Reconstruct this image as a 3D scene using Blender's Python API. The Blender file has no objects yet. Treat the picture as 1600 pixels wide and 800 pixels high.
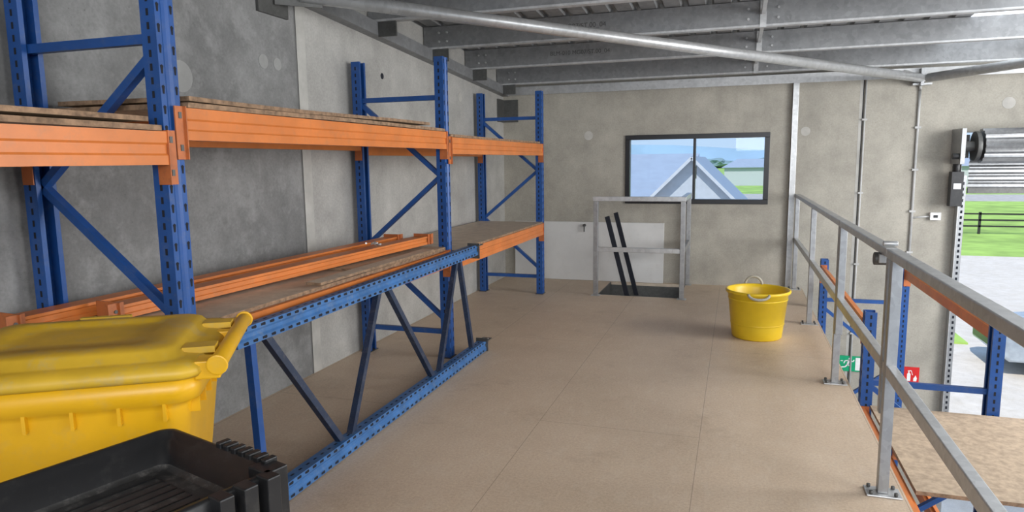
import bpy, bmesh, math, random
from mathutils import Vector, Matrix
random.seed(4)
sc=bpy.context.scene
V=Vector

# ------------------------------------------------------------------ materials
def newmat(name):
    m=bpy.data.materials.new(name); m.use_nodes=True
    return m, m.node_tree.nodes, m.node_tree.links, m.node_tree.nodes['Principled BSDF']
def coords(n,l,scale=(1,1,1)):
    tc=n.new('ShaderNodeNewGeometry'); mp=n.new('ShaderNodeMapping')
    l.new(tc.outputs['Position'],mp.inputs['Vector']); mp.inputs['Scale'].default_value=scale
    return mp.outputs[0]
def noise(n,l,vec,scale,detail=4,rough=.6):
    t=n.new('ShaderNodeTexNoise'); t.inputs['Scale'].default_value=scale
    t.inputs['Detail'].default_value=detail; t.inputs['Roughness'].default_value=rough
    l.new(vec,t.inputs['Vector']); return t.outputs['Fac']
def ramp(n,l,fac,stops):
    r=n.new('ShaderNodeValToRGB'); e=r.color_ramp.elements
    e[0].position,e[0].color=stops[0][0],tuple(stops[0][1])+(1,)
    e[1].position,e[1].color=stops[-1][0],tuple(stops[-1][1])+(1,)
    for p_,c in stops[1:-1]:
        x=e.new(p_); x.color=tuple(c)+(1,)
    l.new(fac,r.inputs['Fac']); return r.outputs['Color']
def mix(n,l,fac,a,b,mode='MIX'):
    m=n.new('ShaderNodeMix'); m.data_type='RGBA'; m.blend_type=mode
    if isinstance(fac,float): m.inputs[0].default_value=fac
    else: l.new(fac,m.inputs[0])
    for i,x in ((6,a),(7,b)):
        if isinstance(x,tuple): m.inputs[i].default_value=x+(1,)
        else: l.new(x,m.inputs[i])
    return m.outputs[2]
def bump(n,l,b,h,strength=.2,dist=.01):
    bn=n.new('ShaderNodeBump'); bn.inputs['Strength'].default_value=strength; bn.inputs['Distance'].default_value=dist
    l.new(h,bn.inputs['Height']); l.new(bn.outputs[0],b.inputs['Normal'])
def plain(name,col,rough=.5,metal=0.,var=.12,scale=6.,dirt=None,spec=.5):
    m,n,l,b=newmat(name); v=coords(n,l)
    f=noise(n,l,v,scale,5)
    lo=tuple(c*(1-var) for c in col); hi=tuple(min(1,c*(1+var)) for c in col)
    c=ramp(n,l,f,[(.35,lo),(.65,hi)])
    if dirt:
        g=noise(n,l,v,scale*3.3,8,.75); gm=ramp(n,l,g,[(.52,(0,0,0)),(.72,(dirt[1],)*3)])
        c=mix(n,l,gm,c,dirt[0])
    l.new(c,b.inputs['Base Color']); b.inputs['Roughness'].default_value=rough
    b.inputs['Metallic'].default_value=metal; b.inputs['Specular IOR Level'].default_value=spec
    return m
def concrete(name,base,spread,white=0.,scale=1.):
    m,n,l,b=newmat(name); v=coords(n,l)
    big=noise(n,l,v,.9*scale,6,.6)
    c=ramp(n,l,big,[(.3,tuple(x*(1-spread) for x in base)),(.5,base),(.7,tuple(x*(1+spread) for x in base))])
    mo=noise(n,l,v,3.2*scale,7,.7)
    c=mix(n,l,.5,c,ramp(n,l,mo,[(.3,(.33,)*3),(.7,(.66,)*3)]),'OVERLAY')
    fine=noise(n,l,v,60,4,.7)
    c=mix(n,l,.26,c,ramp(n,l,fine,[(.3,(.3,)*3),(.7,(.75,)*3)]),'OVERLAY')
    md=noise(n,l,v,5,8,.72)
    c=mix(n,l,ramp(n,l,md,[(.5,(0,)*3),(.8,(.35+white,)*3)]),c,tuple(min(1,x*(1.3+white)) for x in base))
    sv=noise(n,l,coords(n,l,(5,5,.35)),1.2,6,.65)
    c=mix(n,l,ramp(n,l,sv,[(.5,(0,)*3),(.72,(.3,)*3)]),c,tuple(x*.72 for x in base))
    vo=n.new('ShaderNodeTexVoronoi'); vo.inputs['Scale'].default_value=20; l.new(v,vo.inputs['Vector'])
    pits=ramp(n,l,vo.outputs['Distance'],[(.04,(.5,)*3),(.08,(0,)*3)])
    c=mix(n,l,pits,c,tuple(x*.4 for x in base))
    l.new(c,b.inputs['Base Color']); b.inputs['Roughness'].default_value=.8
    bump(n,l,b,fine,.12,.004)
    return m
def galv(name,col,rough=.42,metal=.55,sc_=9,amp=.14):
    m,n,l,b=newmat(name); v=coords(n,l)
    vo=n.new('ShaderNodeTexVoronoi'); vo.inputs['Scale'].default_value=sc_*5; l.new(v,vo.inputs['Vector'])
    f=noise(n,l,v,sc_,6,.7)
    c=ramp(n,l,f,[(.3,tuple(x*(1-amp) for x in col)),(.7,tuple(min(1,x*(1+amp)) for x in col))])
    bw=n.new('ShaderNodeRGBToBW'); l.new(vo.outputs['Color'],bw.inputs[0])
    c=mix(n,l,.12,c,bw.outputs[0],'OVERLAY')
    l.new(c,b.inputs['Base Color']); b.inputs['Roughness'].default_value=rough; b.inputs['Metallic'].default_value=metal
    return m
def emis(name,col,s):
    m,n,l,b=newmat(name); b.inputs['Base Color'].default_value=col+(1,); b.inputs['Emission Color'].default_value=col+(1,)
    b.inputs['Emission Strength'].default_value=s; return m

def floor_mat():
    m,n,l,b=newmat('particle_board_floor'); v=coords(n,l)
    big=noise(n,l,v,.8,6,.65)
    c=ramp(n,l,big,[(.3,(.50,.385,.275)),(.5,(.56,.435,.318)),(.7,(.62,.49,.365))])
    fl=noise(n,l,v,75,4,.85)
    c=mix(n,l,.32,c,ramp(n,l,fl,[(.34,(.24,)*3),(.66,(.80,)*3)]),'OVERLAY')
    mp=coords(n,l,(3,1.2,1)); sc2=noise(n,l,mp,5,9,.8)
    c=mix(n,l,ramp(n,l,sc2,[(.5,(0,)*3),(.75,(.5,)*3)]),c,(.68,.59,.48))
    st=noise(n,l,v,2.2,9,.8)
    c=mix(n,l,ramp(n,l,st,[(.30,(.5,)*3),(.45,(0,)*3)]),c,(.36,.265,.185))
    sx=noise(n,l,coords(n,l,(1.5,60,1)),1.5,6,.7)
    c=mix(n,l,ramp(n,l,sx,[(.66,(0,)*3),(.72,(.35,)*3)]),c,(.30,.22,.155))
    sy=noise(n,l,coords(n,l,(50,1.2,1)),1.3,6,.7)
    c=mix(n,l,ramp(n,l,sy,[(.66,(0,)*3),(.72,(.3,)*3)]),c,(.72,.63,.52))
    geo=n.new('ShaderNodeNewGeometry'); mp2=n.new('ShaderNodeMapping'); l.new(geo.outputs['Position'],mp2.inputs['Vector'])
    mp2.inputs['Rotation'].default_value=(0,0,math.radians(90)); mp2.inputs['Location'].default_value=(3.68,.15,0)
    br=n.new('ShaderNodeTexBrick'); l.new(mp2.outputs[0],br.inputs['Vector'])
    br.inputs['Scale'].default_value=1; br.inputs['Brick Width'].default_value=3.6; br.inputs['Row Height'].default_value=.9
    br.inputs['Mortar Size'].default_value=.002; br.inputs['Mortar Smooth'].default_value=.1; br.offset=.5
    br.inputs['Color1'].default_value=(0,0,0,1); br.inputs['Color2'].default_value=(0,0,0,1); br.inputs['Mortar'].default_value=(.55,.55,.55,1)
    c=mix(n,l,br.outputs['Color'],c,(.17,.12,.08))
    l.new(c,b.inputs['Base Color']); b.inputs['Roughness'].default_value=.52
    bump(n,l,b,fl,.08,.002)
    return m

M={}
M['floor']=floor_mat()
M['conc_back']=concrete('concrete_back',(.375,.352,.302),.10)
M['conc_left']=concrete('concrete_light',(.39,.38,.357),.12)
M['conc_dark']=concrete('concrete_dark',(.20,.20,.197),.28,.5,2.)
M['conc_side']=concrete('concrete_plain',(.45,.45,.44),.1)
M['slab']=concrete('slab_concrete',(.55,.55,.54),.1)
M['sealant']=plain('sealant',(.44,.43,.40),.8)
M['sealant_d']=plain('sealant_dark',(.15,.15,.145),.8)
M['patch']=plain('concrete_patch',(.47,.455,.42),.85)
M['patch_d']=plain('concrete_patch_dark',(.32,.32,.31),.85)
M['blue']=plain('blue_powdercoat',(.012,.072,.27),.38,0,.12,5,((.12,.14,.18),.35))
M['blue_lt']=plain('blue_powdercoat_worn',(.040,.14,.35),.42,0,.2,9,((.22,.25,.28),.6))
M['navy']=plain('navy_brace',(.018,.032,.07),.45,0,.2,9,((.15,.14,.13),.5))
M['hole']=plain('hole_dark',(.01,.012,.02),.9)
M['orange']=plain('orange_powdercoat',(.62,.185,.04),.42,0,.1,5,((.42,.18,.08),.5))
M['orange_d']=plain('orange_bracket',(.46,.135,.04),.5,0,.15,9,((.15,.07,.04),.5))
M['board']=plain('shelf_particle_board',(.42,.32,.225),.75,0,.2,30)
M['board_edge']=plain('board_edge',(.26,.165,.10),.85,0,.4,26)
M['board_lt']=plain('shelf_board_pale',(.55,.46,.36),.55,0,.12,14,((.40,.33,.27),.5))
M['yellow']=plain('yellow_plastic',(.74,.405,.008),.38,0,.06,4,((.50,.36,.12),.3))
M['yellow_lid']=plain('yellow_plastic_dusty',(.60,.375,.025),.48,0,.12,4,((.42,.35,.19),.6))
M['yellow_b']=plain('yellow_bucket_plastic',(.80,.55,.02),.35,0,.05,5)
M['black']=plain('black_plastic',(.011,.011,.012),.40,0,.2,6,((.045,.043,.04),.5))
M['black_dusty']=plain('black_plastic_dusty',(.035,.034,.033),.5,0,.3,9,((.16,.15,.14),.7))
M['rubber']=plain('rubber',(.015,.015,.015),.8)
M['galv']=galv('galvanised_steel',(.36,.365,.37),.38,.6,6,.1)
M['galv_l']=galv('galvanised_light',(.52,.525,.525),.36,.5,6,.1)
M['purlin']=galv('purlin_steel',(.25,.255,.26),.5,.3,6)
M['purlin_l']=galv('purlin_flange',(.50,.505,.51),.5,.3,6)
M['roof']=galv('roof_sheet',(.28,.285,.29),.5,.2,5)
M['skylight']=emis('translucent_sheet',(.85,.9,.95),1.8)
M['steel_dk']=galv('dark_steel',(.12,.12,.115),.5,.6)
M['hole_g']=plain('purlin_ink',(.09,.09,.09),.8)
M['wframe']=plain('black_aluminium',(.012,.012,.014),.35)
M['white']=plain('white_board',(.66,.655,.64),.4,0,.04,3,((.54,.53,.50),.4))
M['pvc']=plain('grey_pvc',(.5,.5,.49),.5)
M['shutter']=galv('shutter_slat',(.30,.305,.31),.32,.6)
M['rope']=plain('rope',(.45,.43,.36),.9)
M['sgreen']=plain('exit_green',(.0,.36,.16),.4)
M['sred']=plain('fire_red',(.62,.012,.012),.4)
M['swhite']=plain('sign_white',(.85,.85,.85),.4)
M['grass']=plain('grass',(.30,.47,.10),.9,0,.25,.5)
M['drive']=concrete('driveway',(.62,.58,.52),.06)
M['asphalt']=plain('asphalt',(.42,.41,.40),.9,0,.15,2)
M['fence']=plain('fence_dark',(.03,.03,.03),.7)
M['rooft']=plain('house_roof_metal',(.30,.36,.46),.6,0,.05,2)
M['render']=plain('house_render',(.46,.50,.56),.8,0,.05)
M['trimg']=plain('house_trim',(.50,.53,.58),.7,0,.04)
M['carp']=plain('car_paint',(.42,.48,.54),.2,.3)
M['carg']=plain('car_glass',(.03,.04,.05),.08)
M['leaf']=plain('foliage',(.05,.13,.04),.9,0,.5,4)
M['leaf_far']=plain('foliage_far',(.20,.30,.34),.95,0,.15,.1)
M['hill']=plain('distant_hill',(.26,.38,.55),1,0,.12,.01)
def glassm():
    m=bpy.data.materials.new('window_glass'); m.use_nodes=True; n=m.node_tree.nodes; l=m.node_tree.links
    for x in list(n):
        if x.type=='BSDF_PRINCIPLED': n.remove(x)
    t=n.new('ShaderNodeBsdfTransparent'); t.inputs[0].default_value=(.93,.96,.98,1)
    g=n.new('ShaderNodeBsdfGlossy'); g.inputs['Roughness'].default_value=.02
    mx=n.new('ShaderNodeMixShader'); mx.inputs[0].default_value=.012
    l.new(t.outputs[0],mx.inputs[1]); l.new(g.outputs[0],mx.inputs[2]); l.new(mx.outputs[0],n['Material Output'].inputs[0])
    return m
M['glass']=glassm()

# ------------------------------------------------------------------ builder
class B:
    def __init__(s,name,parent=None,M4=None,bevel=0,smooth=False):
        s.name=name; s.bm=bmesh.new(); s.mats=[]; s.parent=parent; s.M4=M4; s.bevel=bevel; s.smooth=smooth
    def mi(s,k):
        if k not in s.mats: s.mats.append(k)
        return s.mats.index(k)
    def face(s,vs,k,sm=False):
        try: f=s.bm.faces.new(vs)
        except ValueError: return
        f.material_index=s.mi(k); f.smooth=sm
    def poly(s,pts,k):
        s.face([s.bm.verts.new(V(p)) for p in pts],k)
    def hexa(s,c,k):
        v=[s.bm.verts.new(V(p)) for p in c]
        for q in ((3,2,1,0),(4,5,6,7),(0,1,5,4),(1,2,6,5),(2,3,7,6),(3,0,4,7)): s.face([v[i] for i in q],k)
    def box(s,x0,x1,y0,y1,z0,z1,k):
        s.hexa([(x0,y0,z0),(x1,y0,z0),(x1,y1,z0),(x0,y1,z0),(x0,y0,z1),(x1,y0,z1),(x1,y1,z1),(x0,y1,z1)],k)
    def bar(s,p0,p1,w,h,k,up=(0,0,1)):
        p0=V(p0);p1=V(p1); d=(p1-p0).normalized(); up=V(up)
        a=d.cross(up)
        if a.length<1e-4: a=d.cross(V((0,1,0)))
        a.normalize(); u_=a.cross(d).normalized()
        A=a*w/2;U_=u_*h/2
        s.hexa([p0-A-U_,p0+A-U_,p1+A-U_,p1-A-U_,p0-A+U_,p0+A+U_,p1+A+U_,p1-A+U_],k)
    def cyl(s,p0,p1,r,k,n=14,r1=None,caps=True):
        p0=V(p0);p1=V(p1);d=(p1-p0).normalized(); a=d.cross(V((0,0,1)))
        if a.length<1e-4: a=V((1,0,0))
        a.normalize(); b_=d.cross(a); r1=r if r1 is None else r1
        A=[s.bm.verts.new(p0+(a*math.cos(t)+b_*math.sin(t))*r) for t in [2*math.pi*i/n for i in range(n)]]
        C=[s.bm.verts.new(p1+(a*math.cos(t)+b_*math.sin(t))*r1) for t in [2*math.pi*i/n for i in range(n)]]
        for i in range(n): s.face([A[i],A[(i+1)%n],C[(i+1)%n],C[i]],k,True)
        if caps: s.face(A[::-1],k); s.face(C,k)
    def tube(s,pts,r,k,n=8):
        pts=[V(p) for p in pts]; rings=[]
        for i,p_ in enumerate(pts):
            d=(pts[min(i+1,len(pts)-1)]-pts[max(i-1,0)]).normalized()
            a=d.cross(V((.13,.21,1)));a.normalize(); b_=d.cross(a)
            rings.append([s.bm.verts.new(p_+(a*math.cos(2*math.pi*j/n)+b_*math.sin(2*math.pi*j/n))*r) for j in range(n)])
        for A,C in zip(rings,rings[1:]):
            for j in range(n): s.face([A[j],A[(j+1)%n],C[(j+1)%n],C[j]],k,True)
        s.face(rings[0][::-1],k); s.face(rings[-1],k)
    def loft(s,rings,k,cap0=True,cap1=True,sm=True):
        R_=[[s.bm.verts.new(V(p)) for p in r_] for r_ in rings]; n=len(R_[0])
        ks=k if isinstance(k,list) else [k]*(len(R_)-1)
        for (A,C),kk in zip(zip(R_,R_[1:]),ks):
            for j in range(n): s.face([A[j],A[(j+1)%n],C[(j+1)%n],C[j]],kk,sm)
        if cap0: s.face(R_[0][::-1],ks[0])
        if cap1: s.face(R_[-1],ks[-1])
    def extr(s,prof,p0,p1,ax,up,k):
        ax=V(ax);up=V(up);p0=V(p0);p1=V(p1)
        s.loft([[p0+ax*a+up*b_ for a,b_ in prof],[p1+ax*a+up*b_ for a,b_ in prof]],k,sm=False)
    def done(s):
        bm=s.bm
        bmesh.ops.recalc_face_normals(bm,faces=bm.faces[:])
        me=bpy.data.meshes.new(s.name); bm.to_mesh(me); bm.free()
        for k in s.mats: me.materials.append(M[k])
        o=bpy.data.objects.new(s.name,me); bpy.context.collection.objects.link(o)
        if s.M4 is not None: o.matrix_world=s.M4
        if s.parent is not None: o.parent=s.parent
        if s.bevel:
            md=o.modifiers.new('bevel','BEVEL'); md.width=s.bevel; md.segments=2; md.limit_method='ANGLE'; md.angle_limit=math.radians(40)
        return o
def empty(name,loc=(0,0,0)):
    e=bpy.data.objects.new(name,None); bpy.context.collection.objects.link(e); e.empty_display_size=.1
    return e
def rrect(hx,hy,r,z,n=5,cx=0,cy=0):
    pts=[]
    for (sx,sy,a0) in ((1,1,0),(-1,1,90),(-1,-1,180),(1,-1,270)):
        for i in range(n+1):
            a=math.radians(a0+90*i/n)
            pts.append((cx+sx*(hx-r)+r*math.cos(a),cy+sy*(hy-r)+r*math.sin(a),z))
    return pts

# ------------------------------------------------------------------ room shell
GZ=-2.9; YB=8.45; XL=-2.87; XE=.76; XR=9.0; Y0=-5.0
def rz(y): return 2.43+.06*(YB-y)
b=B('floor_mezzanine')
for (x0,x1,y0,y1) in ((XL,-1.46,Y0,YB),(-1.46,-.55,Y0,7.52),(-1.46,-.55,8.36,YB),(-.55,XE,Y0,YB)):
    b.box(x0,x1,y0,y1,-.03,0,'floor')
b.box(XE-.06,XE,Y0,YB,-.25,-.03,'galv')
for y in [Y0+.5+i*1.2 for i in range(12)]:
    if not 7.4<y<8.4: b.box(XL,XE-.06,y,y+.06,-.2,-.03,'purlin')
b.done()
b=B('floor_ground'); b.box(XL,XR,Y0,YB+.15,GZ-.1,GZ,'slab'); b.done()
b=B('wall_back')
def wb(x0,x1,z0,z1): b.box(x0,x1,YB,YB+.16,z0,z1,'conc_back')
TOP=2.63
wb(XL-.15,-1.30,GZ,TOP); wb(-1.30,.35,GZ,.975); wb(-1.30,.35,1.80,TOP); wb(.35,2.24,GZ,TOP); wb(2.24,5.9,1.75,TOP); wb(5.9,XR,GZ,TOP)
b.box(1.285,1.293,YB-.002,YB,GZ,2.45,'hole'); b.box(1.255,1.285,YB-.0015,YB,GZ,2.45,'sealant')
b.done()
b=B('wall_left')
def wl(y0,y1,k):
    b.hexa([(XL-.15,y0,GZ),(XL,y0,GZ),(XL,y1,GZ),(XL-.15,y1,GZ),(XL-.15,y0,rz(y0)+.2),(XL,y0,rz(y0)+.2),(XL,y1,rz(y1)+.2),(XL-.15,y1,rz(y1)+.2)],k)
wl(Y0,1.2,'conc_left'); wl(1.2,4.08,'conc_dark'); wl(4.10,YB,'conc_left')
b.box(XL-.1,XL-.003,4.08,4.10,GZ,2.8,'sealant_d')
b.box(XL-.1,XL+.001,4.10,4.20,GZ,2.8,'sealant')
b.done()
b=B('wall_right'); b.box(XR,XR+.15,Y0,YB+.16,GZ,2.6,'conc_side'); b.done()
b=B('trim_1')   # filled lifting-anchor recesses
for (x,z,r) in ((-1.76,1.81,.055),(.72,1.80,.05),(2.65,2.04,.06)):
    b.cyl((x,YB-.003,z),(x,YB,z),r,'patch',24)
for (y,z,r,k) in ((3.04,1.98,.085,'patch_d'),(3.74,2.15,.045,'patch_d'),(3.88,2.15,.04,'patch_d'),(5.28,2.23,.025,'hole'),(7.0,2.2,.05,'patch')):
    b.cyl((XL,y,z),(XL+.003,y,z),r,k,24)
b.done()
b=B('ceiling')
prof=[];x=XL-.15
while x<XR+.2:
    prof+= [(x,0),(x+.13,0),(x+.15,.03),(x+.18,.03)]; x+=.2
ya,yb_=Y0,YB+.16
def roofstrip(pr,k):
    for (xa,za),(xb,zb) in zip(pr,pr[1:]):
        z0=rz(ya)+.205; z1=rz(yb_)+.205
        b.poly([(xa,ya,z0+za),(xb,ya,z0+zb),(xb,yb_,z1+zb),(xa,yb_,z1+za)],k)
roofstrip([p for p in prof if p[0]<2.0],'roof'); roofstrip([p for p in prof if 1.8<p[0]<2.8],'skylight'); roofstrip([p for p in prof if p[0]>2.6],'roof')
b.done()
pr=empty('roof_purlins')
Cpf=[(-.035,0),(.035,0),(.035,.018),(.031,.018),(.031,.004),(-.031,.004),(-.031,.196),(.031,.196),(.031,.18),(.035,.18),(.035,.2),(-.035,.2)]
n_=0; y=8.22
while y>Y0:
    n_+=1
    b=B('purlin_%d'%n_,pr); z=rz(y)
    b.extr(Cpf,(XL+.01,y,z),(XR,y,z),(0,1,0),(0,0,1),'purlin')
    b.box(XL+.01,XR,y-.037,y+.037,z-.004,z,'purlin_l')
    b.box(XL+.01,XR,y-.040,y-.035,z+.0,z+.012,'purlin_l')
    b.box(.14,.19,y-.045,y-.038,z-.01,z+.2,'galv_l')
    if n_<13: b.box(.15,.18,y-1.02,y,z+.09,z+.12,'galv_l')
    for xx in (-2.7,-2.62,.05,.28,3.2): 
        for zz in (.06,.14): b.cyl((xx,y-.045,z+zz),(xx,y-.035,z+zz),.01,'galv_l',8)
    b.done()
    if n_ in (2,3,4):
        cu=bpy.data.curves.new('stencil_%d'%n_,'FONT'); cu.body='BLM-010 MG07/ST.00_04'; cu.size=.06; cu.materials.append(M['hole_g'])
        o=bpy.data.objects.new('stencil_%d'%n_,cu); bpy.context.collection.objects.link(o)
        o.location=({2:-1.9,3:-1.75,4:-1.55}[n_],y-.0365,z+.09); o.rotation_euler=(math.radians(90),0,0); o.parent=pr
    y-=1.04
b=B('trim_2'); b.box(XL,XR,YB-.06,YB,2.36,2.43,'galv'); b.box(XL,XR,YB-.064,YB-.06,2.33,2.43,'galv_l'); b.done()
b=B('trim_3')
b.hexa([(XL,3.2,rz(3.2)-.11),(XL+.09,3.2,rz(3.2)-.11),(XL+.09,8.4,rz(8.4)-.11),(XL,8.4,rz(8.4)-.11),
        (XL,3.2,rz(3.2)-.005),(XL+.09,3.2,rz(3.2)-.005),(XL+.09,8.4,rz(8.4)-.005),(XL,8.4,rz(8.4)-.005)],'purlin')
for y in (3.9,5.1,6.14,7.18,8.2): b.box(XL+.09,XL+.25,y-.02,y+.0,rz(y)-.12,rz(y)-.005,'steel_dk')
b.box(XL+.0,XL+.02,8.2,8.44,2.0,2.28,'steel_dk'); b.box(XL,XL+.2,YB-.02,YB,2.0,2.28,'steel_dk')
b.done()
b=B('roof_brace')
A_=V((-2.72,3.95,2.585)); C_=V((1.82,8.33,2.315)); D_=V((6.36,3.95,2.585))
b.cyl(A_,C_,.046,'galv_l',20); b.cyl(C_+V((.05,-.02,0)),D_,.046,'galv_l',20)
b.bar(A_-V((.12,.10,0)),A_+V((.1,.1,0)),.012,.14,'steel_dk')
b.box(1.74,1.92,YB-.10,YB-.001,2.25,2.27,'galv_l'); b.box(1.80,1.83,YB-.16,YB-.001,2.24,2.42,'galv')
b.box(XL,XL+.02,3.7,4.0,2.45,2.68,'steel_dk')
b.done()
b=B('trim_4',bevel=.002); b.box(.57,.635,YB-.012,YB-.0005,0,2.36,'galv_l'); b.box(.57,.576,YB-.05,YB-.012,0,2.36,'galv'); b.done()
b=B('wall_conduit')
b.cyl((1.31,YB-.014,-1.5),(1.31,YB-.014,2.36),.010,'pvc',10)
for z in (-.5,.3,1.1,1.9): b.box(1.285,1.335,YB-.028,YB-.0005,z,z+.02,'pvc')
pts=[(1.83,YB-.014,.30),(1.83,YB-.014,1.9),(1.83,YB-.014,2.2)]
for i in range(9):
    a=math.pi/2*i/8; pts.append((1.83-.18*(1-math.cos(a)),YB-.014-.05*math.sin(a),2.2+.2*math.sin(a)))
b.tube(pts,.014,'pvc',10)
b.tube([(1.83,YB-.014,.84),(2.02,YB-.014,.86)],.01,'pvc',8)
b.box(2.0,2.10,YB-.05,YB-.0005,.82,.90,'swhite'); b.box(2.03,2.07,YB-.056,YB-.05,.845,.875,'black')
for z in (.45,.9,1.35,1.8): b.box(1.80,1.86,YB-.032,YB-.0005,z,z+.022,'pvc')
b.done()

# ------------------------------------------------------------------ window
w=empty('window_1')
b=B('frame',w,bevel=.003)
x0,x1,z0,z1=-1.30,.35,.975,1.80; t=.055
for bx in ((x0,x1,z0,z0+t),(x0,x1,z1-t,z1),(x0,x0+t,z0+t,z1-t),(x1-t,x1,z0+t,z1-t),(-.50,-.47,z0+t,z1-t)):
    b.box(bx[0],bx[1],YB-.02,YB+.08,bx[2],bx[3],'wframe')
b.box(-.465,-.455,YB-.025,YB-.0,z0+.3,z0+.45,'wframe')
b.done()
b=B('glass',w); b.box(x0+t,-.50,YB+.03,YB+.036,z0+t,z1-t,'glass'); b.box(-.47,x1-t,YB+.045,YB+.051,z0+t,z1-t,'glass'); b.done()

# ------------------------------------------------------------------ roller shutter door
d=empty('door_1')
b=B('drum',d)
rings=[];nn=72
for xx in (2.36,5.88):
    rings.append([(xx,YB-.24+math.cos(2*math.pi*i/nn)*(.17+.009*math.cos(i*math.pi/2)),1.60+math.sin(2*math.pi*i/nn)*(.17+.009*math.cos(i*math.pi/2))) for i in range(nn)])
b.loft(rings,'shutter',sm=False)
b.done()
b=B('curtain',d)
z=1.60; pts=[]
while z>1.17:
    pts+= [(YB-.08,z),(YB-.055,z-.02),(YB-.055,z-.045),(YB-.08,z-.065)]; z-=.075
for (ya_,za),(yb2,zb) in zip(pts,pts[1:]): b.poly([(2.32,ya_,za),(5.9,ya_,za),(5.9,yb2,zb),(2.32,yb2,zb)],'shutter')
b.box(2.32,5.9,YB-.085,YB-.05,1.11,1.165,'steel_dk')
b.done()
b=B('guide_and_motor',d,bevel=.003)
b.box(2.235,2.245,YB-.10,YB-.001,GZ,1.45,'galv_l'); b.box(2.245,2.30,YB-.10,YB-.09,GZ,1.3,'galv')
b.box(2.245,2.30,YB-.01,YB-.001,GZ,1.3,'galv')
for i in range(60):
    z=1.2-i*.06; b.box(2.262,2.282,YB-.102,YB-.100,z,z+.03,'hole')
b.box(2.16,2.20,YB-.35,YB-.001,1.42,1.78,'galv'); b.box(2.20,2.30,YB-.10,YB-.001,1.48,1.72,'steel_dk')
b.cyl((2.21,YB-.24,1.60),(2.36,YB-.24,1.60),.05,'steel_dk',16)
b.cyl((2.30,YB-.24,1.60),(2.34,YB-.24,1.60),.15,'steel_dk',24)
b.box(2.13,2.24,YB-.22,YB-.11,.98,1.34,'black'); b.cyl((2.185,YB-.165,1.34),(2.185,YB-.165,1.42),.04,'black',12)
b.cyl((2.1,YB-.30,1.5),(2.21,YB-.30,1.5),.03,'black',12)
b.box(2.15,2.22,YB-.224,YB-.22,1.16,1.22,'galv_l')
b.done()

# ------------------------------------------------------------------ pallet rack
def holes_x(b,xf,sgn,yc,z0,z1,dy=.02):
    z=z0+.04
    while z<z1-.03:
        for s_ in (-1,1):
            c=yc+s_*dy; e=xf+sgn*.0008
            b.poly([(e,c-.006,z+.02),(e,c-.008,z+.028),(e,c,z+.034),(e,c+.008,z+.028),(e,c+.006,z+.02),(e,c+.004,z),(e,c-.004,z)],'hole')
        z+=.075
def holes_y(b,yf,sgn,xc,z0,z1):
    z=z0+.05
    while z<z1-.03:
        e=yf+sgn*.0008
        b.poly([(xc-.006,e,z),(xc+.006,e,z),(xc+.006,e,z+.026),(xc-.006,e,z+.026)],'hole'); z+=.05
def upright(b,x,y,z0,z1,k='blue',face=1):
    hx,hy=.035,.045
    s_=face
    pr_=[(s_*hx,-.02),(s_*(hx-.006),-.008),(s_*(hx-.006),.008),(s_*hx,.02),(s_*hx,hy),(-s_*hx,hy),(-s_*hx,hy-.022),(-s_*(hx-.003),hy-.022),(-s_*(hx-.003),hy-.004),(s_*(hx-.004),hy-.004),
         (s_*(hx-.010),.01),(s_*(hx-.010),-.01),(s_*(hx-.004),-hy+.004),(-s_*(hx-.003),-hy+.004),(-s_*(hx-.003),-hy+.022),(-s_*hx,-hy+.022),(-s_*hx,-hy),(s_*hx,-hy)]
    b.extr(pr_,(x,y,z0),(x,y,z1),(1,0,0),(0,1,0),k)
    holes_x(b,x+s_*hx,s_,y,z0,z1,.032)
    for sg in (-1,1): holes_y(b,y+sg*hy,sg,x,z0,z1)
def rackframe(name,par,xf,xr,y,z0,z1,zz,hz,foot=True):
    b=B(name,par)
    upright(b,xf,y,z0+.006,z1,face=1); upright(b,xr,y,z0+.006,z1,face=-1)
    for i in range(len(zz)-1):
        (sa,za),(sb,zb)=zz[i],zz[i+1]
        pa=xf-.02 if sa=='f' else xr+.02; pb=xf-.02 if sb=='f' else xr+.02
        b.bar((pa,y,za),(pb,y,zb),.032,.036,'blue',(0,1,0))
    for z in hz: b.bar((xf-.02,y,z),(xr+.02,y,z),.032,.036,'blue')
    if foot:
        for x in (xf,xr): b.box(x-.045,x+.045,y-.06,y+.06,z0,z0+.006,'steel_dk')
    b.done()
def beam(name,par,x,y0,y1,zt,h=.125,face=1,k='orange'):
    b=B(name,par)
    s_=face
    pf=[(s_*.025,0),(s_*.025,h*.28),(s_*.019,h*.34),(s_*.019,h*.60),(s_*.025,h*.66),(s_*.025,h),(-s_*.002,h),(-s_*.002,h-.025),(-s_*.025,h-.025),(-s_*.025,0)]
    b.extr(pf,(x,y0+.047,zt-h),(x,y1-.047,zt-h),(1,0,0),(0,0,1),k)
    for yy,sg in ((y0,1),(y1,-1)):
        ff=x+s_*.012
        b.box(min(ff,ff+s_*.006),max(ff,ff+s_*.006),min(yy+sg*.004,yy+sg*.05),max(yy+sg*.004,yy+sg*.05),zt-h-.075,zt+.005,'orange_d')
        b.box(x-.03,x+.03,min(yy+sg*.0465,yy+sg*.051),max(yy+sg*.0465,yy+sg*.051),zt-h-.075,zt+.005,'orange_d')
        for zc in (zt-.03,zt-h-.03): b.box(min(ff,ff+s_*.009),max(ff,ff+s_*.009),yy+sg*.027-.007,yy+sg*.027+.007,zc-.012,zc+.012,'steel_dk')
    b.done()
XF,XRR=-2.10,-2.79
rk=empty('pallet_rack')
YA,YBf,YC,YN=2.13,4.76,7.42,-.48
z2=2.27
zig=[('r',1.95),('f',1.40),('r',.86),('f',.30)]
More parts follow.
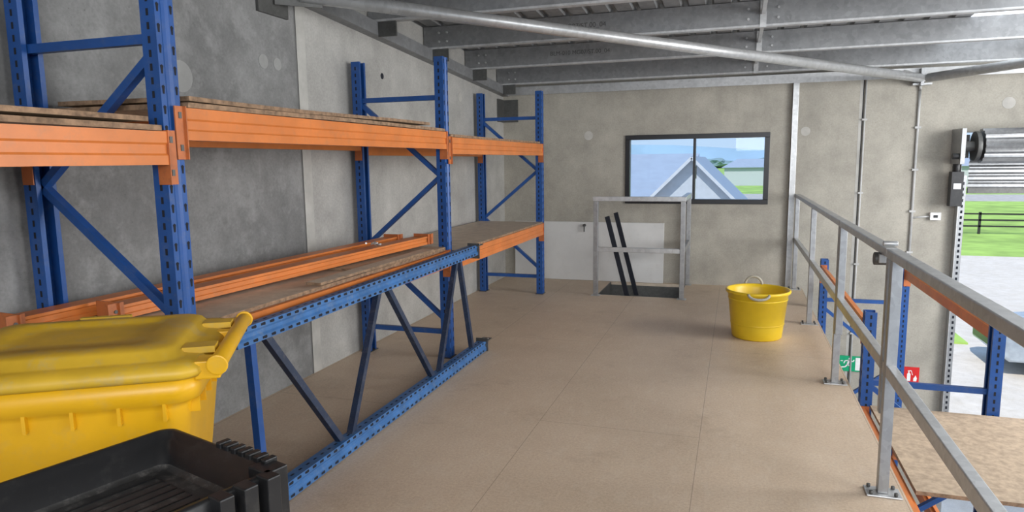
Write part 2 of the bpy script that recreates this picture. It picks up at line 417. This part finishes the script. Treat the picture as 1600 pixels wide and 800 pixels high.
zigA=[('f',1.93),('r',1.42),('f',.90),('r',.40)]
rackframe('upright_frame_1',rk,XF,XRR,YN,0,z2,zigA,(1.98,.2))
rackframe('upright_frame_2',rk,XF,XRR,YA,0,z2,zigA,(1.98,.2))
rackframe('upright_frame_3',rk,XF,XRR,YBf,0,z2,zig,(1.98,.2))
rackframe('upright_frame_4',rk,XF,XRR,YC,0,z2,zig,(1.98,.2))
xfb=XF+.028
k_=0
for (ya2,yb3,zt) in ((YN,YA,1.63),(YA,YBf,1.725),(YBf,YC,1.69),(YA,YBf,.84),(YBf,YC,.81)):
    k_+=1; beam('beam_front_%d'%k_,rk,xfb,ya2,yb3,zt,.125,1); beam('beam_rear_%d'%k_,rk,XRR,ya2,yb3,zt,.125,-1)
def board(name,par,x0,x1,y0,y1,z,th,k='board',warp=0.,rot=0.,tilt=0.):
    b=B(name,par)
    nx,ny=6,14
    cx,cy=(x0+x1)/2,(y0+y1)/2
    g=[[None]*(ny+1) for _ in range(nx+1)]; g2=[[None]*(ny+1) for _ in range(nx+1)]
    ph=random.random()*6
    for i in range(nx+1):
        for j in range(ny+1):
            x=x0+(x1-x0)*i/nx;y=y0+(y1-y0)*j/ny
            dz=warp*(.5+.5*math.sin(y*2.1+ph+x))+tilt*(y-y0)
            dx,dy=x-cx,y-cy; X=cx+dx*math.cos(rot)-dy*math.sin(rot); Y=cy+dx*math.sin(rot)+dy*math.cos(rot)
            g[i][j]=b.bm.verts.new((X,Y,z+dz)); g2[i][j]=b.bm.verts.new((X,Y,z+th+dz))
    for i in range(nx):
        for j in range(ny):
            b.face([g[i][j],g[i][j+1],g[i+1][j+1],g[i+1][j]],k); b.face([g2[i][j],g2[i+1][j],g2[i+1][j+1],g2[i][j+1]],k)
    for j in range(ny):
        b.face([g[0][j],g2[0][j],g2[0][j+1],g[0][j+1]],'board_edge'); b.face([g[nx][j],g[nx][j+1],g2[nx][j+1],g2[nx][j]],'board_edge')
    for i in range(nx):
        b.face([g[i][0],g[i+1][0],g2[i+1][0],g2[i][0]],'board_edge'); b.face([g[i][ny],g2[i][ny],g2[i+1][ny],g[i+1][ny]],'board_edge')
    return b.done()
board('shelf_board_1',rk,-2.80,-2.06,-.4,2.07,1.632,.02,'board',.006)
board('shelf_board_2',rk,-2.78,-2.08,-.3,2.03,1.661,.018,'board',.008)
board('shelf_board_3',rk,-2.80,-2.05,2.20,4.70,1.727,.02,'board',.004)
board('shelf_board_4',rk,-2.78,-2.08,2.24,4.5,1.754,.018,'board',.012)
board('shelf_board_5',rk,-2.78,-2.07,4.84,7.34,1.692,.02,'board',.004)
board('shelf_board_6',rk,-2.80,-2.075,2.19,4.70,.842,.018,'board_lt')
board('shelf_board_7',rk,-2.80,-2.05,4.82,7.36,.812,.018,'board_lt')
board('loose_particle_board',None,-2.56,-2.065,3.55,4.66,.862,.014,'board',0,-.02)
board('loose_particle_board',None,-2.12,-2.03,3.0,4.4,.878,.014,'board_lt',.0,.0)
def spare(name,p0,p1,k='orange'):
    b=B(name)
    p0=V(p0);p1=V(p1);dd=(p1-p0).normalized();ax=dd.cross(V((0,0,1))).normalized();up=ax.cross(dd)
    pf=[(.03,0),(.03,.018),(.024,.022),(.024,.042),(.03,.048),(.03,.06),(-.0,.06),(-.0,.055),(-.09,.055),(-.09,0)]
    b.extr(pf,p0,p1,ax,up,k)
    for q,s_ in ((p0,-1),(p1,1)):
        b.bar(q+ax*(-.10)+dd*s_*.003+up*.038,q+ax*.05+dd*s_*.003+up*.038,.006,.075,'orange_d',up)
        b.bar(q+ax*.035+dd*(s_*-.02)+up*.038,q+ax*.035+dd*(s_*.05)+up*.038,.006,.075,'orange_d',up)
        b.cyl(q+ax*.036+dd*s_*.018+up*.04,q+ax*.042+dd*s_*.018+up*.04,.008,'steel_dk',8)
    return b.done()
spare('spare_rack_beam',(-2.65,1.86,.866),(-2.42,4.56,.898))
spare('spare_rack_beam',(-2.46,2.14,.866),(-2.19,4.60,.902))
b=B('rack_safety_clips')
for i in range(7):
    a=i*1.3; q=V((-2.30+.03*math.cos(a),4.02+.045*math.sin(a*1.7),.962+.006*(i%3)))
    b.cyl(q,q+V((.03*math.cos(a*2),.03*math.sin(a*2),.006)),.006,'galv_l',8)
b.done()

# leaning spare upright frame
b=B('spare_upright_frame')
def chord(P0,P1,ax,up,k='blue_lt'):
    P0=V(P0);P1=V(P1);ax=V(ax).normalized();up=V(up).normalized()
    hx,hy=.035,.04
    pr_=[(hx,-.018),(hx-.006,-.008),(hx-.006,.008),(hx,.018),(hx,hy),(-hx,hy),(-hx,hy-.02),(-hx+.004,hy-.02),(-hx+.004,hy-.004),(hx-.01,hy-.004),(hx-.01,-hy+.004),(-hx+.004,-hy+.004),(-hx+.004,-hy+.02),(-hx,-hy+.02),(-hx,-hy),(hx,-hy)]
    b.extr(pr_,P0,P1,ax,up,k)
    dd=(P1-P0); L=dd.length; dd.normalize(); t_=.05
    while t_<L-.04:
        for s_ in (-1,1):
            c=P0+dd*t_+ax*(hx+.0008)+up*s_*.029
            b.poly([c-dd*.014-up*.005,c+dd*.014-up*.007,c+dd*.018,c+dd*.014+up*.007,c-dd*.014+up*.005],'hole')
        c=P0+dd*t_+up*(hy+.0008)
        b.poly([c-dd*.012-ax*.006,c+dd*.012-ax*.006,c+dd*.012+ax*.006,c-dd*.012+ax*.006],'hole')
        t_+=.06
axn=V((.996,0,.085)); upn=V((-.085,0,.996))
bx,bz=-1.90,.045; tx,tz=-1.965,.805
chord((bx,2.22,bz),(bx,4.98,bz),axn,upn); chord((tx,2.24,tz-.02),(tx,5.0,tz+.005),axn,upn)
def br(yb4,yt,k='navy'):
    b.bar((bx-.005,yb4,bz),(tx-.005,yt,tz),.034,.034,k,(1,0,0))
br(2.32,2.36,'blue'); br(2.95,2.42); br(3.00,3.50); br(4.07,3.55); br(4.14,4.66); br(4.78,4.70)
for (xx,yy,zz) in ((bx,4.98,bz),(tx,5.0,tz)):
    b.box(xx-.05,xx+.05,yy,yy+.008,max(.001,zz-.06),zz+.06,'steel_dk')
    for s1 in (-.03,.03): b.cyl((xx+s1,yy+.008,zz+.02),(xx+s1,yy+.014,zz+.02),.009,'galv_l',8)
    zq=(zz+.041) if zz>.2 else .087
    b.box(xx-.02,xx+.055,yy-.03,yy+.08,zq,zq+.006,'steel_dk')
    for s1 in (0,.035): b.cyl((xx+s1,yy+.04,zq+.006),(xx+s1,yy+.04,zq+.010),.008,'galv_l',8)
b.done()

# ------------------------------------------------------------------ wheelie bin
nrm=V((.845,.536,0)).normalized(); lx=V((nrm.y,-nrm.x,0))
c0=V((-1.79,1.445,0))
Mb=Matrix(((lx.x,nrm.x,0,c0.x),(lx.y,nrm.y,0,c0.y),(0,0,1,0),(0,0,0,1)))
wbn=empty('wheelie_bin'); wbn.matrix_world=Mb
def cb(name,bev=0): return B(name,wbn,None,bev)
b=cb('body')
rings=[rrect(.20,.22,.05,.06,5,0,-.03),rrect(.225,.25,.06,.10,5,0,-.02),rrect(.272,.325,.06,.86,5),rrect(.275,.33,.06,.875,5),rrect(.292,.352,.06,.885,5),rrect(.295,.355,.06,.945,5),rrect(.275,.335,.05,.945,5),rrect(.265,.325,.05,.90,5)]
b.loft(rings,'yellow',True,False)
for i in range(6):
    for s_ in (-1,1):
        x=-.22+.088*i
        b.box(x-.004,x+.004,s_*.325-.02,s_*.325+.02,.835,.885,'yellow')
        y=-.27+.108*i
        b.box(s_*.268-.02,s_*.268+.02,y-.004,y+.004,.835,.885,'yellow')
b.done()
b=cb('lid')
rings=[rrect(.285,.345,.06,.947,5),rrect(.302,.365,.065,.947,5),rrect(.308,.371,.065,.958,5),rrect(.306,.369,.065,.972,5),rrect(.294,.356,.06,.984,5),rrect(.262,.32,.05,.989,5),rrect(.250,.305,.05,.992,5),rrect(.236,.290,.05,1.012,5),rrect(.222,.275,.05,1.018,5),rrect(.16,.20,.045,1.022,5),rrect(.152,.192,.045,1.014,5),rrect(.08,.12,.04,1.016,5)]
b.loft(rings,'yellow_lid')
b.box(-.10,.10,-.40,-.36,.955,.975,'yellow_lid'); b.box(-.31,-.29,-.10,.05,.985,1.01,'yellow_lid')
for s_ in (-1,1): b.box(s_*.15-.03,s_*.15+.03,.30,.385,.985,1.003,'yellow_lid')
b.done()
b=cb('handle',.006)
b.cyl((-.27,.405,.975),(.27,.405,.975),.023,'yellow',18)
for s_ in (-1,1):
    b.box(s_*.235-.035,s_*.235+.035,.345,.41,.935,.985,'yellow')
    b.box(s_*.09-.02,s_*.09+.02,.345,.40,.945,.985,'yellow')
    b.cyl((s_*.275,.405,.975),(s_*.283,.405,.975),.028,'yellow',16)
b.done()
b=cb('wheels')
for s_ in (-1,1):
    b.cyl((s_*.235,.22,.10),(s_*.285,.22,.10),.10,'rubber',24); b.cyl((s_*.284,.22,.10),(s_*.29,.22,.10),.05,'black',16)
b.cyl((-.24,.22,.10),(.24,.22,.10),.012,'steel_dk',10)
b.box(-.17,.17,-.22,-.16,0.0,.07,'yellow')
b.done()

# ------------------------------------------------------------------ black tool trolley
ly=V((.28,.96,0)).normalized(); lx=V((ly.y,-ly.x,0)); hw,hl=.205,.31
c0=V((-1.24,1.20,0))+lx*hw-ly*hl
Mt=Matrix(((lx.x,ly.x,0,c0.x),(lx.y,ly.y,0,c0.y),(0,0,1,0),(0,0,0,1)))
tb=empty('tool_trolley'); tb.matrix_world=Mt
b=B('top_tray',tb)
rings=[rrect(.185,.29,.03,.62),rrect(.19,.295,.03,.80),rrect(.205,.31,.035,.81),rrect(.205,.31,.035,.895),rrect(.201,.306,.033,.90),rrect(.190,.295,.031,.90),rrect(.188,.293,.031,.888),rrect(.174,.279,.028,.886),rrect(.165,.27,.025,.835),rrect(.15,.255,.02,.828)]
b.loft(rings,['black']*8+['black_dusty'])
b.box(-.12,.12,-.22,.22,.8275,.8305,'black_dusty')
for i in range(9): b.box(-.115+.028*i,-.112+.028*i,-.22,.22,.830,.8325,'black')
for i in range(8):
    yy=-.25+.07*i
    b.box(.198,.212,yy-.004,yy+.004,.72,.87,'black')
b.done()
b=B('lower_box',tb,None,.008); b.box(-.175,.175,-.27,.27,.12,.61,'black'); b.box(-.18,.18,-.28,.28,.36,.38,'black_dusty'); b.done()
b=B('rim_lugs',tb,None,.003)
for i in range(7): b.box(.0+.026*i,.016+.026*i,.295,.325,.84,.912,'black')
for i in range(3): b.box(.195,.235,.285-.05*i-.03,.285-.05*i,.80,.905,'black')
b.box(.20,.245,-.10,.12,.80,.83,'black'); b.box(.235,.245,-.10,.12,.80,.89,'black')
b.box(.15,.21,.27,.32,.78,.905,'black')
b.box(.02,.14,.307,.33,.70,.80,'black'); b.box(.02,.14,-.33,-.307,.70,.80,'black')
b.done()
b=B('castors',tb)
for sx in (-.14,.14):
    for sy in (-.22,.22): b.cyl((sx-.015,sy,.05),(sx+.015,sy,.05),.05,'rubber',18); b.box(sx-.03,sx+.03,sy-.03,sy+.03,.095,.12,'steel_dk')
b.done()

# ------------------------------------------------------------------ yellow bucket tub
b=B('yellow_bucket')
cx,cy=.20,6.04
def circ(r,z,n=40): return [(cx+r*math.cos(2*math.pi*i/n),cy+r*math.sin(2*math.pi*i/n),z) for i in range(n)]
b.loft([circ(.19,.0),circ(.202,.012),circ(.212,.10),circ(.243,.38),circ(.258,.385),circ(.264,.40),circ(.258,.412),circ(.245,.41),circ(.235,.38),circ(.20,.02)],'yellow_b')
for z,rr in ((.12,.215),(.33,.238)): b.loft([circ(rr,z),circ(rr+.004,z+.004),circ(rr+.001,z+.012)],'yellow_b',False,False)
def arc(px,py,dx,dy,w_,h_):
    return [(px+dx*w_*math.cos(math.pi*i/10),py+dy*w_*math.cos(math.pi*i/10),.405+h_*math.sin(math.pi*i/10)) for i in range(11)]
b.tube(arc(cx-.03,cy+.25,1,0,.07,.07),.011,'rope')
b.tube([(cx+.0+.08*math.cos(math.pi*i/10),cy-.258-.035*math.sin(math.pi*i/10),.405-.035*math.sin(math.pi*i/10)) for i in range(11)],.011,'rope')
b.done()

# ------------------------------------------------------------------ guard rail (right edge)
gr=empty('guard_railing')
xr_=.665
b=B('posts',gr,None,.003)
for y in (.2,1.70,3.27,4.88,6.62,8.38):
    b.box(xr_-.022,xr_+.022,y-.022,y+.022,.008,1.06,'galv')
    b.box(xr_-.07,xr_+.075,y-.05,y+.05,0,.008,'galv_l')
    for sx in (-.05,.05):
        for sy in (-.035,.035): b.cyl((xr_+sx,y+sy,.008),(xr_+sx,y+sy,.024),.009,'steel_dk',8)
b.box(xr_-.022,xr_+.022,4.80,4.84,.35,1.06,'galv'); b.box(xr_-.022,xr_+.022,3.33,3.37,.35,1.06,'galv')
b.done()
b=B('rails',gr,None,.004)
for (ya2,yb3) in ((-1.0,3.36),(3.38,4.83),(4.85,8.43)):
    b.box(xr_-.026,xr_+.026,ya2,yb3,1.06,1.10,'galv_l')
    b.box(xr_-.020,xr_+.020,ya2,yb3,.545,.60,'galv_l')
b.done()
b=B('clamp',gr,None,.003); b.cyl((xr_-.05,3.50,1.035),(xr_+.05,3.50,1.035),.03,'steel_dk',12); b.box(xr_-.035,xr_+.035,3.46,3.53,1.02,1.06,'galv_l'); b.cyl((xr_-.03,3.42,1.115),(xr_+.03,3.42,1.115),.012,'galv_l',10); b.done()

# ------------------------------------------------------------------ stair opening guard
b=B('stair_guard_rail',None,None,.003)
for (x,y) in ((-1.47,7.47),(-.53,7.47),(-.53,8.38)):
    b.box(x-.025,x+.025,y-.025,y+.025,.006,1.06,'galv'); b.box(x-.05,x+.05,y-.045,y+.045,0,.006,'galv_l')
b.box(-1.50,-.50,7.443,7.497,1.06,1.11,'galv_l'); b.box(-1.445,-.555,7.45,7.49,.50,.55,'galv_l')
b.box(-.557,-.503,7.50,8.42,1.06,1.11,'galv_l'); b.box(-.55,-.51,7.50,8.355,.50,.55,'galv')
b.done()
b=B('access_ladder')
for y in (7.60,8.18):
    b.bar((-1.37,y,.88),(-.57,y,-2.2),.05,.03,'hole',(0,1,0))
for i in range(8):
    z=-.12-i*.27; t_=(.88-z)/3.08; x=-1.37+.8*t_
    b.box(x-.06,x+.06,7.63,8.15,z-.015,z+.01,'steel_dk')
b.done()
b=B('stairwell_trim'); b.box(-1.46,-1.45,7.52,8.36,-.25,.0,'steel_dk'); b.box(-1.45,-.56,8.35,8.36,-.25,-.03,'steel_dk'); b.box(-.56,-.55,7.52,8.36,-.25,.0,'steel_dk'); b.box(-1.45,-.56,7.52,7.53,-.25,.0,'purlin')
b.box(-1.44,-.57,8.355,8.362,-.03,.004,'board_lt'); b.done()
b=B('white_panel',None,None,.003)
b.hexa([(-2.72,YB-.055,.002),(-.82,YB-.055,.002),(-.82,YB-.035,.002),(-2.72,YB-.035,.002),(-2.72,YB-.025,.74),(-.82,YB-.025,.74),(-.82,YB-.005,.74),(-2.72,YB-.005,.74)],'white')
b.done()
b=B('key_hook'); b.cyl((-1.80,YB-.07,.70),(-1.80,YB-.03,.70),.018,'steel_dk',14); b.box(-1.806,-1.794,YB-.075,YB-.055,.62,.70,'steel_dk'); b.done()

# ------------------------------------------------------------------ lower rack beyond the railing
rk2=empty('pallet_rack')
X1,X2=.86,1.58
z_=[('r',.0),('f',-.55),('r',-1.1),('f',-1.65),('r',-2.2)]
rackframe('upright_frame_1',rk2,X2,X1,7.38,GZ,.50,z_,(.09,-2.6))
rackframe('upright_frame_2',rk2,X2,X1,4.90,GZ,.50,z_,(.02,-2.6))
rackframe('upright_frame_3',rk2,X2,X1,2.40,GZ,-.02,z_[1:],(-.3,-2.6))
beam('beam_1',rk2,X2+.01,4.90,7.38,.44,.10,1); beam('beam_2',rk2,X1-.01,4.90,7.38,.44,.10,-1)
beam('beam_3',rk2,X2+.01,2.40,4.90,-.14,.12,1); beam('beam_4',rk2,X1-.01,2.40,4.90,-.14,.12,-1)
beam('beam_5',rk2,X2+.01,4.90,7.38,-1.3,.12,1); beam('beam_6',rk2,X1-.01,4.90,7.38,-1.3,.12,-1)
board('shelf_board_1',rk2,.88,1.80,3.60,4.83,-.137,.02,'board')

# ------------------------------------------------------------------ signs
b=B('exit_sign',None,None)
y=YB-.012
b.box(1.18,1.44,y,YB-.001,-.94,-.76,'sgreen')
def flat(pts,k='swhite'): b.poly([(p_[0],y-.001,p_[1]) for p_ in pts],k)
def disc(cx_,cz_,r,k='swhite'): flat([(cx_+r*math.cos(i*.5236),cz_+r*math.sin(i*.5236)) for i in range(12)],k)
def strk(a,c_,w_=.012,k='swhite'):
    a=V(a);c_=V(c_);d_=(c_-a).normalized();n2=V((-d_.y,d_.x))*w_/2
    flat([a-n2,c_-n2,c_+n2,a+n2],k)
flat([(1.36,-.925),(1.425,-.925),(1.425,-.775),(1.36,-.775)])
disc(1.30,-.79,.013)
strk((1.295,-.805),(1.28,-.86),.022); strk((1.295,-.81),(1.335,-.825)); strk((1.335,-.825),(1.345,-.80)); strk((1.29,-.81),(1.25,-.82)); strk((1.25,-.82),(1.24,-.85))
strk((1.28,-.86),(1.31,-.88),.014); strk((1.31,-.88),(1.31,-.92),.014); strk((1.28,-.86),(1.255,-.89),.014); strk((1.255,-.89),(1.215,-.895),.014)
strk((1.205,-.82),(1.23,-.82),.01)
b.done()
b=B('fire_extinguisher_sign')
b.box(1.86,2.01,y,YB-.001,-1.07,-.84,'sred')
flat([(1.89,-1.00),(1.925,-1.00),(1.925,-.92),(1.915,-.905),(1.90,-.905),(1.89,-.92)]); strk((1.907,-.905),(1.907,-.885),.01); strk((1.895,-.885),(1.93,-.88),.008); strk((1.93,-.88),(1.945,-.93),.006)
flat([(1.955,-1.0),(1.985,-1.0),(1.99,-.965),(1.975,-.93),(1.965,-.955),(1.955,-.965)])
flat([(1.87,-1.05),(2.0,-1.05),(2.0,-1.03),(1.87,-1.03)])
b.done()

# ------------------------------------------------------------------ exterior
b=B('driveway'); b.box(-30,60,YB+.16,35,GZ-.12,GZ-.002,'drive'); b.done()
b=B('lawn'); b.box(-80,120,35.01,78,GZ-.12,GZ-.001,'grass'); b.done()
b=B('lawn_verge'); b.box(3.6,5.3,18.2,23,GZ,GZ+.04,'grass'); b.done()
b=B('road'); b.box(-120,160,78.01,92,GZ-.12,GZ-.001,'asphalt'); b.done()
b=B('far_field'); b.box(-300,400,92.01,678,GZ-.2,GZ-.002,'grass'); b.done()
b=B('paddock_fence')
for i in range(30):
    x=-6+i*2.4; b.box(x-.06,x+.06,45,45.1,GZ,GZ+1.25,'fence')
for z in (.45,.8,1.15): b.box(-6,64,45.0,45.06,GZ+z-.05,GZ+z+.04,'fence')
b.done()
def shrub(name,x,y,r,h,k='leaf',z0=0.):
    bm=bmesh.new(); bmesh.ops.create_icosphere(bm,subdivisions=3,radius=1)
    for v_ in bm.verts:
        k2=1+random.uniform(-.22,.22); v_.co=V((v_.co.x*r*k2,v_.co.y*r*k2,(v_.co.z*.5+.5)*h*k2))
    me=bpy.data.meshes.new(name); bm.to_mesh(me); bm.free(); me.materials.append(M[k])
    o=bpy.data.objects.new(name,me); bpy.context.collection.objects.link(o); o.location=(x,y,GZ+z0); return o
for (x,y,r,h) in ((5.0,22.2,.35,.5),(4.5,21.4,.35,.5)): shrub('garden_shrub',x,y,r,h,'leaf',.04)
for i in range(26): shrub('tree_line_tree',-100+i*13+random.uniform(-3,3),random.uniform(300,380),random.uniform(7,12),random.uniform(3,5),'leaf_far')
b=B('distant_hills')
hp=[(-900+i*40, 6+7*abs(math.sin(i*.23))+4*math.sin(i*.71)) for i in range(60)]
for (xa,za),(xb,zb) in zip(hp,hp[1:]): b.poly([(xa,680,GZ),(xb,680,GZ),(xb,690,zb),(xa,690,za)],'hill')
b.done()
b=B('neighbour_house')
gx=-1.45; gy=24.; az=1.62; sl=1.0; gw=3.0
b.poly([(gx-gw,gy,az-.12-sl*gw),(gx+gw,gy,az-.12-sl*gw),(gx,gy,az-.12)],'render')
b.box(gx-gw+.1,gx+gw-.1,gy+.02,gy+8,GZ,az-.2-sl*gw,'render')
for s_ in (-1,1):
    e_=gw+.2; ze=az-sl*e_
    b.hexa([(gx,gy-.3,az-.12),(gx+s_*e_,gy-.3,ze-.12),(gx+s_*e_,gy+10,ze-.12),(gx,gy+10,az-.12),(gx,gy-.3,az),(gx+s_*e_,gy-.3,ze),(gx+s_*e_,gy+10,ze),(gx,gy+10,az)],'rooft')
    b.bar((gx,gy-.32,az-.06),(gx+s_*e_,gy-.32,ze-.06),.04,.10,'trimg',(0,0,1))
b.hexa([(gx-12,gy+1.2,-.55),(gx-.5,gy+1.2,-.55),(gx-.1,gy+6.5,az+.02),(gx-10,gy+6.5,az+.02),(gx-12,gy+1.2,-.43),(gx-.5,gy+1.2,-.43),(gx-.1,gy+6.5,az+.14),(gx-10,gy+6.5,az+.14)],'rooft')
b.box(gx-11.5,gx-3.1,gy+1.6,gy+8,GZ,-.5,'render')
b.done()
b=B('distant_house')
for (x,y,w_,h_) in ((14,110,9,3.2),(26,115,10,3.0),(40,105,10,3.4),(-2,120,9,3)):
    b.box(x,x+w_,y,y+6,GZ,GZ+h_,'trimg'); b.poly([(x-.5,y-.5,GZ+h_),(x+w_+.5,y-.5,GZ+h_),(x+w_-2,y+3,GZ+h_+1.4),(x+2,y+3,GZ+h_+1.4)],'rooft')
b.done()
car=empty('parked_car'); cx0,cy0=5.10,15.6
b=B('body',car,None,.05)
sp=[(0,.45),(0,.75),(.15,.95),(1.1,1.05),(1.75,1.48),(3.1,1.50),(3.9,1.08),(4.35,1.0),(4.4,.5),(4.2,.3),(.2,.3)]
b.loft([[ (cx0+a,cy0+.04,GZ+c_) for a,c_ in sp],[(cx0+a,cy0+1.74,GZ+c_) for a,c_ in sp]],'carp',sm=False); b.done()
b=B('windows',car)
for yy in (cy0+.03,cy0+1.75): b.poly([(cx0+1.25,yy,GZ+1.06),(cx0+1.8,yy,GZ+1.42),(cx0+3.05,yy,GZ+1.44),(cx0+3.7,yy,GZ+1.08)],'carg')
b.poly([(cx0+1.12,cy0+.15,GZ+1.09),(cx0+1.12,cy0+1.6,GZ+1.09),(cx0+1.70,cy0+1.55,GZ+1.475),(cx0+1.70,cy0+.2,GZ+1.475)],'carg')
b.box(cx0-.02,cx0+.0,cy0+.2,cy0+1.6,GZ+.5,GZ+.68,'carg'); b.done()
b=B('wheels',car)
for xx in (.85,3.5):
    for yy in (cy0,cy0+1.58): b.cyl((cx0+xx,yy,GZ+.32),(cx0+xx,yy+.2,GZ+.32),.32,'rubber',24); b.cyl((cx0+xx,yy-.01,GZ+.32),(cx0+xx,yy+.21,GZ+.32),.18,'galv_l',16)
b.done()

# ------------------------------------------------------------------ world + lights
wd=bpy.data.worlds.new('world'); sc.world=wd; wd.use_nodes=True
n=wd.node_tree.nodes; l=wd.node_tree.links; bg=n['Background']
tc=n.new('ShaderNodeTexCoord'); sx=n.new('ShaderNodeSeparateXYZ'); l.new(tc.outputs['Generated'],sx.inputs[0])
rp=n.new('ShaderNodeValToRGB'); e=rp.color_ramp.elements
e[0].position=0; e[0].color=(.56,.72,.92,1); e[1].position=.5; e[1].color=(.34,.52,.85,1)
l.new(sx.outputs['Z'],rp.inputs[0]); l.new(rp.outputs[0],bg.inputs[0]); bg.inputs[1].default_value=1.1
def light(kind,name,loc,rot_to,energy,size=None,sy=None,col=(1,1,1)):
    L=bpy.data.lights.new(name,kind); L.energy=energy; L.color=col
    if kind=='AREA': L.shape='RECTANGLE'; L.size=size; L.size_y=sy
    o=bpy.data.objects.new(name,L); bpy.context.collection.objects.link(o); o.location=loc
    o.rotation_euler=(V(rot_to)-V(loc)).to_track_quat('-Z','Y').to_euler(); return o
s=light('SUN','sun',(0,-20,20),(4,-4,0),4.0,col=(1,.93,.83)); s.data.angle=.01
light('AREA','daylight_fill',(4.5,5.2,2.3),(-1.5,5.6,.2),420,2.2,3.6,(1,1,1))  # unseen area light added to stand in for skylight and door daylight
light('AREA','fill_light',(1.6,-2.6,2.7),(-.6,6.0,.6),245,3.5,2.0,(1,.995,.985))  # no fixture here: unseen area light added behind the camera to brighten the mezzanine
light('AREA','fill_light.001',(5.0,1.5,1.6),(-2.0,5.0,2.0),125,2.5,2.0,(1,1,1))  # another added, unseen area light, aimed at the upper left wall

# ------------------------------------------------------------------ camera
yw=math.radians(18.2);p=math.radians(7.85);ro=0.0127
f=V((-math.sin(yw)*math.cos(p),math.cos(yw)*math.cos(p),-math.sin(p)))
r=V((math.cos(yw),math.sin(yw),0));u=V((-math.sin(yw)*math.sin(p),math.cos(yw)*math.sin(p),math.cos(p)))
R=math.cos(ro)*r-math.sin(ro)*u;U=math.cos(ro)*u+math.sin(ro)*r
cd=bpy.data.cameras.new('camera'); cd.sensor_width=36; cd.lens=24.0; cd.clip_start=.05; cd.clip_end=2000
co=bpy.data.objects.new('camera',cd); bpy.context.collection.objects.link(co)
co.matrix_world=Matrix(((R.x,U.x,-f.x,0),(R.y,U.y,-f.y,0),(R.z,U.z,-f.z,1.5),(0,0,0,1)))
sc.camera=co
sc.view_settings.view_transform='Standard'
